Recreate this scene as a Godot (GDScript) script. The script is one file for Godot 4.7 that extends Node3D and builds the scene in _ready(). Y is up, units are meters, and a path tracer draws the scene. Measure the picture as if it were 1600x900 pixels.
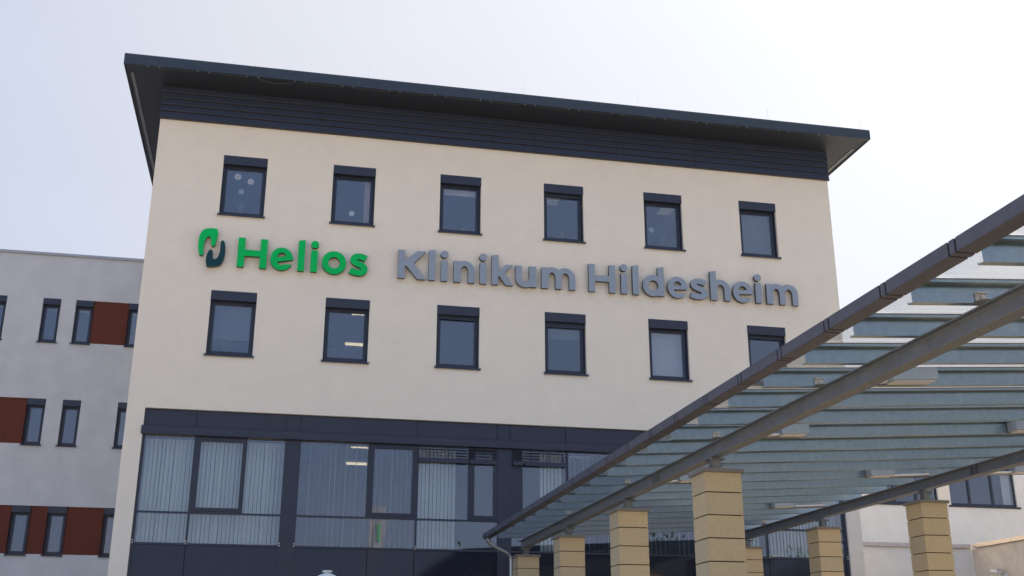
extends Node3D

# ---------------------------------------------------------------- camera, sky, sun, exposure
const EYE := Vector3(0.0, 1.6, 25.081)
const YAW := 0.2049
const PITCH := 0.3304
const ROLL := 0.0023
const FOV := 28.905
const SUN_DIR := Vector3(0.54, 0.63, -0.56)
const SUN_ENERGY := 1.6
const EXPOSURE := 1.92

var M := {}
var boxes := {}
var rng := RandomNumberGenerator.new()

func set_camera() -> void:
	var cam := Camera3D.new()
	cam.name = "camera"
	add_child(cam)
	var fwd := Vector3(sin(YAW) * cos(PITCH), sin(PITCH), -cos(YAW) * cos(PITCH))
	var right0 := Vector3(cos(YAW), 0, sin(YAW))
	var up0 := right0.cross(fwd)
	var r := right0 * cos(ROLL) + up0 * sin(ROLL)
	var u := up0 * cos(ROLL) - right0 * sin(ROLL)
	cam.transform = Transform3D(Basis(r, u, -fwd), EYE)
	cam.fov = FOV
	cam.near = 0.05
	cam.far = 2000.0
	cam.current = true

func set_sky() -> void:
	var w := 512
	var h := 256
	var im := Image.create(w, h, false, Image.FORMAT_RGBF)
	var s := SUN_DIR.normalized()
	var veil := FastNoiseLite.new()
	veil.seed = 5
	veil.frequency = 1.1
	veil.fractal_octaves = 4
	for j in h:
		var th := PI * (j + 0.5) / h
		for i in w:
			var ph := TAU * (i + 0.5) / w
			var d := Vector3(sin(ph) * sin(th), cos(th), -cos(ph) * sin(th))
			var el := maxf(d.y, 0.0)
			var ang := rad_to_deg(acos(clampf(d.dot(s), -1.0, 1.0)))
			# hazy air: paler towards the sun and the horizon, bluer away from it
			var far := clampf((ang - 40.0) / 90.0, 0.0, 1.0)
			var pale := Vector3(0.30, 0.315, 0.365)
			var blue := Vector3(0.115, 0.255, 0.575)
			var c := pale.lerp(blue, far * (0.55 + 0.45 * sqrt(el)))
			var hz := exp(-el * 6.5)
			c = c.lerp(Vector3(0.41, 0.425, 0.45), hz * 0.6)
			c += Vector3(1.0, 0.985, 0.95) * 0.44 * exp(-ang / 25.0)
			var n := veil.get_noise_3d(d.x * 1.5, d.y * 4.0, d.z * 1.5)
			c *= 1.0 + 0.05 * n
			if d.y < 0.0:
				c = Vector3(0.30, 0.28, 0.26)
			im.set_pixel(i, j, Color(c.x, c.y, c.z))
	var pano := PanoramaSkyMaterial.new()
	pano.panorama = ImageTexture.create_from_image(im)
	var sky := Sky.new()
	sky.sky_material = pano
	var env := Environment.new()
	env.background_mode = Environment.BG_SKY
	env.sky = sky
	env.tonemap_mode = Environment.TONE_MAPPER_LINEAR
	env.tonemap_exposure = EXPOSURE
	env.sdfgi_enabled = true
	env.ssao_enabled = true
	env.ssil_enabled = true
	var we := WorldEnvironment.new()
	we.name = "environment"
	we.environment = env
	add_child(we)
	var sun := DirectionalLight3D.new()
	sun.name = "sun"
	add_child(sun)
	sun.look_at_from_position(Vector3.ZERO, -SUN_DIR, Vector3.UP)
	sun.light_energy = SUN_ENERGY
	sun.light_color = Color(1.0, 0.94, 0.85)
	sun.light_angular_distance = 1.2
	sun.shadow_enabled = true

# ---------------------------------------------------------------- materials
func lin(r: float, g: float, b: float) -> Color:
	return Color(r, g, b).linear_to_srgb()

func noise_tex(freq: float, oct: int, a: Color, b: Color, sd: int, size := 512, normal := false, bump := 2.0, mid := -1.0) -> NoiseTexture2D:
	var n := FastNoiseLite.new()
	n.noise_type = FastNoiseLite.TYPE_SIMPLEX_SMOOTH
	n.seed = sd
	n.frequency = freq
	n.fractal_octaves = oct
	n.fractal_gain = 0.62
	var t := NoiseTexture2D.new()
	t.width = size
	t.height = size
	t.seamless = true
	t.noise = n
	if normal:
		t.as_normal_map = true
		t.bump_strength = bump
	else:
		var g := Gradient.new()
		g.set_color(0, a)
		g.set_color(1, b)
		if mid > 0.0:
			g.set_offset(0, mid)
		t.color_ramp = g
	return t

func mat(key: String, c: Color, rough := 0.8, metal := 0.0, vary := 0.0, tile := 2.0, freq := 0.012, oct := 5, bump := 0.0, sd := 1) -> StandardMaterial3D:
	var m := StandardMaterial3D.new()
	m.resource_name = key
	m.roughness = rough
	m.metallic = metal
	if vary > 0.0:
		var l := c.srgb_to_linear()
		var lo := Color(l.r * (1.0 - vary), l.g * (1.0 - vary), l.b * (1.0 - vary)).linear_to_srgb()
		var hi := Color(minf(l.r * (1.0 + vary), 1.0), minf(l.g * (1.0 + vary), 1.0), minf(l.b * (1.0 + vary), 1.0)).linear_to_srgb()
		m.albedo_texture = noise_tex(freq, oct, lo, hi, sd)
		m.uv1_triplanar = true
		m.uv1_world_triplanar = true
		m.uv1_scale = Vector3.ONE / tile
		if bump > 0.0:
			m.normal_enabled = true
			m.normal_texture = noise_tex(freq * 6.0, 4, Color.BLACK, Color.WHITE, sd + 40, 512, true, bump)
			m.normal_scale = 0.6
	else:
		m.albedo_color = c
	M[key] = m
	return m

func glass(key: String, c: Color, alpha: float) -> void:
	var m := StandardMaterial3D.new()
	m.resource_name = key
	m.albedo_color = Color(c.r, c.g, c.b, alpha)
	m.transparency = BaseMaterial3D.TRANSPARENCY_ALPHA
	m.roughness = 0.0
	M[key] = m

func glow(key: String, c: Color, e: float) -> void:
	var m := StandardMaterial3D.new()
	m.resource_name = key
	m.albedo_color = Color(0.9, 0.9, 0.88)
	m.emission_enabled = true
	m.emission = c
	m.emission_energy_multiplier = e
	M[key] = m

func make_materials() -> void:
	mat("stucco_cream", lin(0.80, 0.74, 0.615), 0.95, 0, 0.032, 5.0, 0.011, 6, 0.8, 3)
	mat("stucco_grey", lin(0.56, 0.56, 0.555), 0.95, 0, 0.08, 6.0, 0.010, 6, 1.4, 7)
	mat("stucco_white", lin(0.74, 0.735, 0.68), 0.95, 0, 0.07, 6.0, 0.009, 6, 1.2, 9)
	mat("concrete", lin(0.46, 0.42, 0.38), 0.9, 0, 0.18, 4.0, 0.012, 6, 1.2, 11)
	mat("cladding_sheet", lin(0.038, 0.052, 0.088), 0.4, 0.0, 0.10, 2.0, 0.01, 4, 0.0, 16)
	mat("red_panel", lin(0.135, 0.044, 0.030), 0.75, 0, 0.08, 2.0, 0.02, 4, 0.0, 13)
	mat("anthracite", lin(0.022, 0.029, 0.049), 0.42, 0.0, 0.10, 2.0, 0.01, 4, 0.0, 15)
	mat("roof_sheet", lin(0.028, 0.040, 0.054), 0.38, 0.0, 0.08, 3.0, 0.01, 4, 0.0, 17)
	mat("gutter_sheet", lin(0.075, 0.082, 0.112), 0.5, 0.1, 0.16, 1.5, 0.014, 5, 0.0, 18)
	mat("soffit_sheet", lin(0.026, 0.033, 0.046), 0.5, 0.0, 0.08, 3.0, 0.01, 4, 0.0, 19)
	mat("spandrel_glass", lin(0.018, 0.021, 0.034), 0.06, 0.0)
	mat("galvanised", lin(0.345, 0.42, 0.455), 0.28, 0.9, 0.12, 1.2, 0.016, 5, 0.35, 21)
	mat("galvanised_old", lin(0.20, 0.222, 0.245), 0.55, 0.35, 0.15, 1.2, 0.016, 5, 0.35, 23)
	mat("bare_metal", lin(0.62, 0.60, 0.55), 0.45, 0.6, 0.10, 0.5, 0.02, 4, 0.0, 25)
	mat("coping_metal", lin(0.60, 0.52, 0.46), 0.38, 0.55, 0.14, 1.2, 0.015, 5, 0.0, 27)
	mat("ochre_tile_a", lin(0.54, 0.445, 0.275), 0.7, 0, 0.07, 0.8, 0.02, 5, 0.5, 29)
	mat("ochre_tile_b", lin(0.505, 0.425, 0.275), 0.72, 0, 0.07, 0.8, 0.02, 5, 0.5, 31)
	mat("ochre_tile_c", lin(0.57, 0.46, 0.27), 0.68, 0, 0.07, 0.8, 0.02, 5, 0.5, 32)
	mat("joint_dark", lin(0.03, 0.02, 0.015), 0.9)
	mat("cap_stone", lin(0.22, 0.21, 0.19), 0.8, 0, 0.2, 0.6, 0.03, 5, 0.6, 33)
	mat("green_paint", lin(0.004, 0.50, 0.11), 0.55)
	mat("teal_paint", lin(0.014, 0.058, 0.072), 0.5)
	mat("grey_paint", lin(0.29, 0.345, 0.405), 0.55, 0, 0.04, 0.7, 0.02, 4, 0.0, 34)
	mat("letter_edge", lin(0.10, 0.095, 0.09), 0.7)
	mat("green_return", lin(0.05, 0.09, 0.05), 0.7)
	mat("blind_fabric", lin(0.68, 0.79, 0.68), 0.9)
	mat("blind_pale", lin(0.55, 0.60, 0.62), 0.9)
	mat("blind_dim", lin(0.13, 0.155, 0.165), 0.9)
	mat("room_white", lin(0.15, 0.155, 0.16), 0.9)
	mat("room_floor", lin(0.16, 0.14, 0.12), 0.7)
	mat("white_plastic", lin(0.72, 0.73, 0.74), 0.5)
	mat("paper", lin(0.75, 0.77, 0.80), 0.9)
	mat("paper_blue", lin(0.33, 0.45, 0.62), 0.9)
	mat("paper_yellow", lin(0.62, 0.52, 0.30), 0.9)
	mat("curtain_cloth", lin(0.62, 0.50, 0.46), 0.95)
	mat("parasol_cloth", lin(0.60, 0.67, 0.67), 0.9)
	mat("pot_clay", lin(0.40, 0.40, 0.38), 0.7)
	mat("plant_leaf", lin(0.07, 0.13, 0.04), 0.6)
	mat("tree_leaf", lin(0.05, 0.085, 0.022), 0.65)
	mat("bark", lin(0.10, 0.075, 0.055), 0.95)
	mat("flag_cloth", lin(0.27, 0.32, 0.44), 0.9)
	mat("paving", lin(0.52, 0.43, 0.31), 0.9, 0, 0.2, 3.0, 0.02, 6, 1.0, 35)
	glass("window_glass", Color(0.20, 0.26, 0.36), 0.05)
	glass("roof_glass", Color(0.50, 0.58, 0.55), 0.04)
	glow("lamp_tube", Color(1.0, 0.92, 0.74), 0.5)
	glow("lamp_cell", Color(1.0, 0.95, 0.85), 0.22)
	for k in ["red_panel", "green_paint", "teal_paint", "grey_paint"]:
		M[k].metallic_specular = 0.22

# ---------------------------------------------------------------- helpers
func numbered(n: String) -> String:
	if not has_node(n):
		return n
	var k := 1
	while has_node("%s_%03d" % [n, k]):
		k += 1
	return "%s_%03d" % [n, k]

func thing(called: String, at: Vector3, label: String, category: String, group := "") -> Node3D:
	var o := Node3D.new()
	o.name = numbered(called)
	add_child(o)
	o.position = at
	o.set_meta("label", label)
	o.set_meta("category", category)
	if group != "":
		o.set_meta("group", group)
	return o

func holder(parent: Node3D, called: String) -> Node3D:
	var o := Node3D.new()
	o.name = called
	parent.add_child(o, true)
	return o

func put(parent: Node3D, called: String, mesh: Mesh, m: Material, xf := Transform3D()) -> MeshInstance3D:
	var o := MeshInstance3D.new()
	o.name = called
	o.mesh = mesh
	o.material_override = m
	parent.add_child(o, true)
	o.transform = parent.global_transform.affine_inverse() * xf
	return o

func box_mesh(size: Vector3) -> BoxMesh:
	var k := "%.4f %.4f %.4f" % [size.x, size.y, size.z]
	if not boxes.has(k):
		var b := BoxMesh.new()
		b.size = size
		boxes[k] = b
	return boxes[k]

# a box by its world bounds
func box(parent: Node3D, called: String, m: Material, x0: float, x1: float, y0: float, y1: float, z0: float, z1: float) -> MeshInstance3D:
	var lo := Vector3(minf(x0, x1), minf(y0, y1), minf(z0, z1))
	var hi := Vector3(maxf(x0, x1), maxf(y0, y1), maxf(z0, z1))
	return put(parent, called, box_mesh(hi - lo), m, Transform3D(Basis(), (lo + hi) / 2.0))

func tri(st: SurfaceTool, a: Vector3, b: Vector3, c: Vector3, n: Vector3) -> void:
	st.set_normal(n)
	if (b - a).cross(c - a).dot(n) > 0.0:
		st.add_vertex(a)
		st.add_vertex(c)
		st.add_vertex(b)
	else:
		st.add_vertex(a)
		st.add_vertex(b)
		st.add_vertex(c)

func quad(st: SurfaceTool, a: Vector3, b: Vector3, c: Vector3, d: Vector3, n: Vector3) -> void:
	tri(st, a, b, c, n)
	tri(st, a, c, d, n)

func start() -> SurfaceTool:
	var st := SurfaceTool.new()
	st.begin(Mesh.PRIMITIVE_TRIANGLES)
	return st

func add_box(st: SurfaceTool, lo: Vector3, hi: Vector3) -> void:
	var v := []
	for k in 8:
		v.append(Vector3(hi.x if k & 1 else lo.x, hi.y if k & 2 else lo.y, hi.z if k & 4 else lo.z))
	quad(st, v[0], v[1], v[3], v[2], Vector3(0, 0, -1))
	quad(st, v[4], v[5], v[7], v[6], Vector3(0, 0, 1))
	quad(st, v[0], v[2], v[6], v[4], Vector3(-1, 0, 0))
	quad(st, v[1], v[3], v[7], v[5], Vector3(1, 0, 0))
	quad(st, v[0], v[1], v[5], v[4], Vector3(0, -1, 0))
	quad(st, v[2], v[3], v[7], v[6], Vector3(0, 1, 0))

func ccw(p: PackedVector2Array) -> PackedVector2Array:
	if Geometry2D.is_polygon_clockwise(p):
		p.reverse()
	return p

# polygons in the xy plane extruded from z0 to z1; edges lying on one of the cut lines get no side
func add_prism(st: SurfaceTool, poly: PackedVector2Array, z0: float, z1: float, cuts := []) -> void:
	var p := ccw(poly.duplicate())
	var idx := Geometry2D.triangulate_polygon(p)
	for k in range(0, idx.size(), 3):
		var a := p[idx[k]]
		var b := p[idx[k + 1]]
		var c := p[idx[k + 2]]
		tri(st, Vector3(a.x, a.y, z1), Vector3(b.x, b.y, z1), Vector3(c.x, c.y, z1), Vector3(0, 0, 1))
		tri(st, Vector3(a.x, a.y, z0), Vector3(b.x, b.y, z0), Vector3(c.x, c.y, z0), Vector3(0, 0, -1))
	for k in p.size():
		var a := p[k]
		var b := p[(k + 1) % p.size()]
		var inner := false
		for cx in cuts:
			if absf(a.x - cx) < 1e-4 and absf(b.x - cx) < 1e-4:
				inner = true
		if inner or a.distance_to(b) < 1e-6:
			continue
		var e := (b - a).normalized()
		quad(st, Vector3(a.x, a.y, z0), Vector3(b.x, b.y, z0), Vector3(b.x, b.y, z1), Vector3(a.x, a.y, z1), Vector3(e.y, -e.x, 0))

func prism(poly: PackedVector2Array, z0: float, z1: float) -> ArrayMesh:
	var st := start()
	add_prism(st, poly, z0, z1)
	return st.commit()

func add_tube(st: SurfaceTool, path: Array, radii: Array, seg := 10) -> void:
	var rings := []
	for k in path.size():
		var t: Vector3
		if k == 0:
			t = path[1] - path[0]
		elif k == path.size() - 1:
			t = path[k] - path[k - 1]
		else:
			t = (path[k + 1] - path[k]).normalized() + (path[k] - path[k - 1]).normalized()
		t = t.normalized()
		var u := t.cross(Vector3(0.31, 0.17, 0.93)).normalized()
		var v := t.cross(u)
		var ring := []
		for s in seg:
			var a := TAU * s / seg
			ring.append([path[k] + (u * cos(a) + v * sin(a)) * radii[k], u * cos(a) + v * sin(a)])
		rings.append(ring)
	for k in path.size() - 1:
		for s in seg:
			var a = rings[k][s]
			var b = rings[k][(s + 1) % seg]
			var c = rings[k + 1][(s + 1) % seg]
			var d = rings[k + 1][s]
			var n: Vector3 = ((b[0] as Vector3) - a[0]).cross((d[0] as Vector3) - a[0])
			var flip: bool = n.dot(a[1]) > 0.0
			for q in ([a, c, b, a, d, c] if flip else [a, b, c, a, c, d]):
				st.set_normal(q[1])
				st.add_vertex(q[0])
	for e in [0, path.size() - 1]:
		var n2: Vector3 = (path[0] - path[1]).normalized() if e == 0 else (path[e] - path[e - 1]).normalized()
		for s in seg:
			tri(st, path[e], rings[e][s][0], rings[e][(s + 1) % seg][0], n2)

func tube(path: Array, r: float, seg := 10) -> ArrayMesh:
	var st := start()
	var rr := []
	for p in path:
		rr.append(r)
	add_tube(st, path, rr, seg)
	return st.commit()

# a wall parallel to the xy plane with rectangular openings [x0, x1, y0, y1]
func wall_mesh(x0: float, x1: float, y0: float, y1: float, zf: float, th: float, holes: Array) -> ArrayMesh:
	var xs := [x0, x1]
	var ys := [y0, y1]
	for h in holes:
		xs.append_array([h[0], h[1]])
		ys.append_array([h[2], h[3]])
	xs.sort()
	ys.sort()
	var st := start()
	for i in xs.size() - 1:
		for j in ys.size() - 1:
			if xs[i + 1] - xs[i] < 1e-5 or ys[j + 1] - ys[j] < 1e-5:
				continue
			var cx: float = (xs[i] + xs[i + 1]) / 2.0
			var cy: float = (ys[j] + ys[j + 1]) / 2.0
			var open := false
			for h in holes:
				if cx > h[0] and cx < h[1] and cy > h[2] and cy < h[3]:
					open = true
			if open:
				continue
			for s in [[zf, 1.0], [zf - th, -1.0]]:
				quad(st, Vector3(xs[i], ys[j], s[0]), Vector3(xs[i + 1], ys[j], s[0]), Vector3(xs[i + 1], ys[j + 1], s[0]), Vector3(xs[i], ys[j + 1], s[0]), Vector3(0, 0, s[1]))
	var rects := holes.duplicate()
	rects.append([x0, x1, y0, y1])
	for k in rects.size():
		var h = rects[k]
		var s := -1.0 if k == rects.size() - 1 else 1.0
		var b := zf - th
		quad(st, Vector3(h[0], h[2], zf), Vector3(h[0], h[3], zf), Vector3(h[0], h[3], b), Vector3(h[0], h[2], b), Vector3(s, 0, 0))
		quad(st, Vector3(h[1], h[2], zf), Vector3(h[1], h[3], zf), Vector3(h[1], h[3], b), Vector3(h[1], h[2], b), Vector3(-s, 0, 0))
		quad(st, Vector3(h[0], h[3], zf), Vector3(h[1], h[3], zf), Vector3(h[1], h[3], b), Vector3(h[0], h[3], b), Vector3(0, -s, 0))
		if h[2] > 0.001 or k == rects.size() - 1:
			quad(st, Vector3(h[0], h[2], zf), Vector3(h[1], h[2], zf), Vector3(h[1], h[2], b), Vector3(h[0], h[2], b), Vector3(0, s, 0))
	return st.commit()

# rectangular ring of bars in the xy plane
func add_frame(st: SurfaceTool, x0: float, x1: float, y0: float, y1: float, bar: float, z0: float, z1: float, low := -1.0) -> void:
	var lb := bar if low < 0.0 else low
	add_box(st, Vector3(x0, y0, z0), Vector3(x0 + bar, y1, z1))
	add_box(st, Vector3(x1 - bar, y0, z0), Vector3(x1, y1, z1))
	add_box(st, Vector3(x0 + bar, y0, z0), Vector3(x1 - bar, y0 + lb, z1))
	add_box(st, Vector3(x0 + bar, y1 - bar, z0), Vector3(x1 - bar, y1, z1))

# sealed triple-glazing unit
func add_unit(st: SurfaceTool, x0: float, x1: float, y0: float, y1: float, z: float) -> void:
	add_box(st, Vector3(x0, y0, z - 0.006), Vector3(x1, y1, z))
	add_box(st, Vector3(x0, y0, z - 0.022), Vector3(x1, y1, z - 0.016))
	add_box(st, Vector3(x0, y0, z - 0.038), Vector3(x1, y1, z - 0.032))

func pane(parent: Node3D, x0: float, x1: float, y0: float, y1: float, z: float) -> void:
	var st := start()
	var c := Vector3((x0 + x1) / 2.0, (y0 + y1) / 2.0, z)
	add_unit(st, x0 - c.x, x1 - c.x, y0 - c.y, y1 - c.y, 0.0)
	var tip := Basis(Vector3.UP, rng.randfn() * 0.0025) * Basis(Vector3.RIGHT, rng.randfn() * 0.0025)
	put(parent, "pane", st.commit(), M.window_glass, Transform3D(tip, c))

# ---------------------------------------------------------------- windows
func window(parent: Node3D, x: float, w: float, head: float, h: float, zf: float, shutter := 0.0, box_h := 0.215) -> Node3D:
	var n := holder(parent, "window")
	var sillb := head - h
	var y0 := sillb + 0.03
	var zr := zf - 0.13
	var st := start()
	add_frame(st, x + 0.004, x + w - 0.004, y0, head - box_h + 0.02, 0.058, zr - 0.07, zr)
	add_frame(st, x + 0.048, x + w - 0.048, y0 + 0.045, head - box_h - 0.026, 0.058, zr - 0.06, zr + 0.014, 0.068)
	put(n, "frame", st.commit(), M.anthracite)
	pane(n, x + 0.10, x + w - 0.10, y0 + 0.105, head - box_h - 0.078, zr - 0.012)
	var sb := start()
	add_box(sb, Vector3(x + 0.003, head - box_h, zf - 0.19), Vector3(x + w - 0.003, head - 0.003, zf + 0.008))
	add_box(sb, Vector3(x + 0.003, head - box_h - 0.012, zf - 0.014), Vector3(x + w - 0.003, head - box_h, zf + 0.011))
	put(n, "shutter_box", sb.commit(), M.anthracite)
	for s in [x + 0.004, x + w - 0.034]:
		box(n, "guide_rail", M.anthracite, s, s + 0.03, y0, head - box_h - 0.001, zr + 0.016, zr + 0.055)
	if shutter > 0.0:
		box(n, "roller_shutter", M.anthracite, x + 0.036, x + w - 0.036, head - box_h - shutter, head - box_h, zr + 0.022, zr + 0.04)
	var sl := start()
	add_box(sl, Vector3(x - 0.022, sillb + 0.012, zr), Vector3(x + w + 0.022, sillb + 0.03, zf + 0.045))
	add_box(sl, Vector3(x - 0.022, sillb - 0.012, zf + 0.038), Vector3(x + w + 0.022, sillb + 0.012, zf + 0.045))
	add_box(sl, Vector3(x - 0.03, sillb - 0.012, zf + 0.002), Vector3(x - 0.022, sillb + 0.05, zf + 0.05))
	add_box(sl, Vector3(x + w + 0.022, sillb - 0.012, zf + 0.002), Vector3(x + w + 0.03, sillb + 0.05, zf + 0.05))
	put(n, "sill", sl.commit(), M.anthracite)
	return n

# ---------------------------------------------------------------- main building
const WX := [-1.806, 0.784, 3.399, 6.022, 8.642, 11.238]
const WW := 1.026
const HEAD := [13.233, 9.833]

func main_building() -> void:
	var b := thing("hospital_building", Vector3(5.24, 0, -7), "cream rendered hospital block with two rows of six windows under a dark flat overhanging roof", "building")
	var holes := [[-2.97, 13.47, 0.0, 7.04]]
	for hd in HEAD:
		for x in WX:
			holes.append([x, x + WW, hd - 1.53, hd])
	put(b, "front_wall", wall_mesh(-3.35, 13.83, 0, 14.06, 0, 0.34, holes), M.stucco_cream)
	box(b, "side_wall", M.stucco_cream, -3.35, -3.05, 0, 14.06, -0.342, -14)
	box(b, "side_wall", M.stucco_cream, 13.53, 13.83, 0, 14.06, -0.342, -14)
	box(b, "rear_wall", M.stucco_cream, -3.35, 13.83, 0, 14.06, -14.002, -14.3)
	for y in [[3.45, 3.8], [7.10, 7.42], [10.5, 10.82], [13.7, 13.95]]:
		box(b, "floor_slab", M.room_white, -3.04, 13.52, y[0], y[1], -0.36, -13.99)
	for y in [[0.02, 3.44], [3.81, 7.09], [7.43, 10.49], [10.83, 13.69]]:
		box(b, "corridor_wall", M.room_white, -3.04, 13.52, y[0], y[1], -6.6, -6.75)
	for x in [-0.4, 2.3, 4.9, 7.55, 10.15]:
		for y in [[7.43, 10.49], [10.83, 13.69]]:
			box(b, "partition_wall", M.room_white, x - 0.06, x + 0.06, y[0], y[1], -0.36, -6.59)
	for x in [5.05, 9.87]:
		box(b, "partition_wall", M.room_white, x - 0.06, x + 0.06, 3.81, 7.09, -0.36, -6.59)
	# windows
	var shut := [[0.0, 0.0, 0.03, 0.09, 0.0, 0.0], [0.0, 0.0, 0.10, 0.13, 0.0, 0.10]]
	for r in 2:
		for i in 6:
			window(b, WX[i], WW, HEAD[r], 1.548, 0.0, shut[r][i])
	# inner blinds and curtain seen through single windows
	box(b, "roller_blind", M.blind_pale, WX[4] + 0.09, WX[4] + WW - 0.09, 8.36, 9.68, -0.30, -0.294)
	box(b, "roller_blind", M.blind_pale, WX[2] + 0.09, WX[2] + WW - 0.09, 12.82, 13.06, -0.30, -0.294)
	box(b, "roller_blind", M.blind_dim, WX[5] + 0.09, WX[5] + WW - 0.09, 11.7, 13.06, -0.30, -0.294)
	box(b, "roller_blind", M.blind_dim, WX[0] + 0.09, WX[0] + WW - 0.09, 8.75, 9.68, -0.30, -0.294)
	box(b, "roller_blind", M.blind_dim, WX[3] + 0.09, WX[3] + WW - 0.09, 9.25, 9.68, -0.30, -0.294)
	var cu := start()
	for k in 9:
		var cx: float = WX[1] + 0.80 + k * 0.022
		add_box(cu, Vector3(cx, 11.5, -0.37 - 0.02 * (k % 2)), Vector3(cx + 0.02, 13.2, -0.36 - 0.02 * (k % 2)))
	put(b, "curtain", cu.commit(), M.curtain_cloth)
	roof(b)
	curtain_wall(b)

func roof(b: Node3D) -> void:
	var r := holder(b, "roof")
	box(r, "roof_deck", M.soffit_sheet, -4.15, 14.62, 14.90, 15.08, 0.98, -14.8)
	var xs := [-4.17, -1.3, 1.75, 4.8, 7.85, 10.9, 14.1, 14.64]
	for k in xs.size() - 1:
		var st := start()
		var p := PackedVector2Array([Vector2(1.0, 14.872), Vector2(1.0, 15.10), Vector2(0.985, 15.145), Vector2(0.80, 15.15), Vector2(0.80, 15.09), Vector2(0.982, 15.09), Vector2(0.982, 14.885), Vector2(0.93, 14.885), Vector2(0.93, 14.872)])
		add_prism(st, p, xs[k] + 0.002, xs[k + 1] - 0.002)
		# the profile's x is world z and its depth is world x
		put(r, "fascia", st.commit(), M.roof_sheet, Transform3D(Basis(Vector3(0, 0, 1), Vector3(0, 1, 0), Vector3(1, 0, 0)), Vector3.ZERO))
	for s in [[-4.172, -4.152], [14.622, 14.642]]:
		box(r, "side_fascia", M.roof_sheet, s[0], s[1], 14.874, 15.14, 0.978, -14.8)
	box(r, "vent_strip", M.galvanised_old, -4.06, -3.99, 14.885, 14.899, 0.55, -14.5)
	box(r, "vent_strip", M.galvanised_old, 14.46, 14.53, 14.885, 14.899, 0.35, -14.5)
	# cladding boards below the soffit
	var cl := holder(b, "cladding")
	var js := [-3.37, -1.70, 0.43, 2.55, 4.69, 5.77, 7.94, 10.09, 12.23, 13.86]
	box(cl, "backing", M.joint_dark, -3.35, 13.84, 14.062, 14.898, 0.0, 0.03)
	for k in js.size() - 1:
		for j in 5:
			var y0: float = 14.045 + j * 0.1705
			var st := start()
			var p := PackedVector2Array([Vector2(0.031, y0 + 0.022), Vector2(0.031, y0 + 0.168), Vector2(0.044, y0 + 0.168), Vector2(0.070, y0 + 0.03), Vector2(0.066, y0 + 0.022)])
			add_prism(st, p, js[k] + 0.004, js[k + 1] - 0.004)
			put(cl, "board", st.commit(), M.cladding_sheet, Transform3D(Basis(Vector3(0, 0, 1), Vector3(0, 1, 0), Vector3(1, 0, 0)), Vector3.ZERO))
	box(cl, "drip_edge", M.anthracite, -3.38, 13.87, 14.032, 14.05, 0.002, 0.075)
	# cable clips and cable under the fascia, lightning rods
	var x := -3.63
	var k2 := 0
	while x < 13.3:
		for dx in [0.0, 0.26]:
			box(r, "cable_clip", M.bare_metal, x + dx - 0.007, x + dx + 0.007, 14.852, 14.872, 0.965, 0.985)
		var sag := 0.10 if k2 == 2 else 0.006
		var path := []
		for s in 9:
			var t := s / 8.0
			path.append(Vector3(x + 0.26 + t * 0.86, 14.848 - sag * 4.0 * t * (1.0 - t), 0.97))
		put(r, "cable", tube(path, 0.004, 6), M.letter_edge)
		x += 1.12
		k2 += 1
	for lx in [-1.22, 1.475, 5.33, 8.32, 11.87, 14.5]:
		put(b, "lightning_rod", tube([Vector3(lx, 15.1, 0.8), Vector3(lx, 15.6, 0.8)], 0.0028, 6), M.white_plastic)

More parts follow.
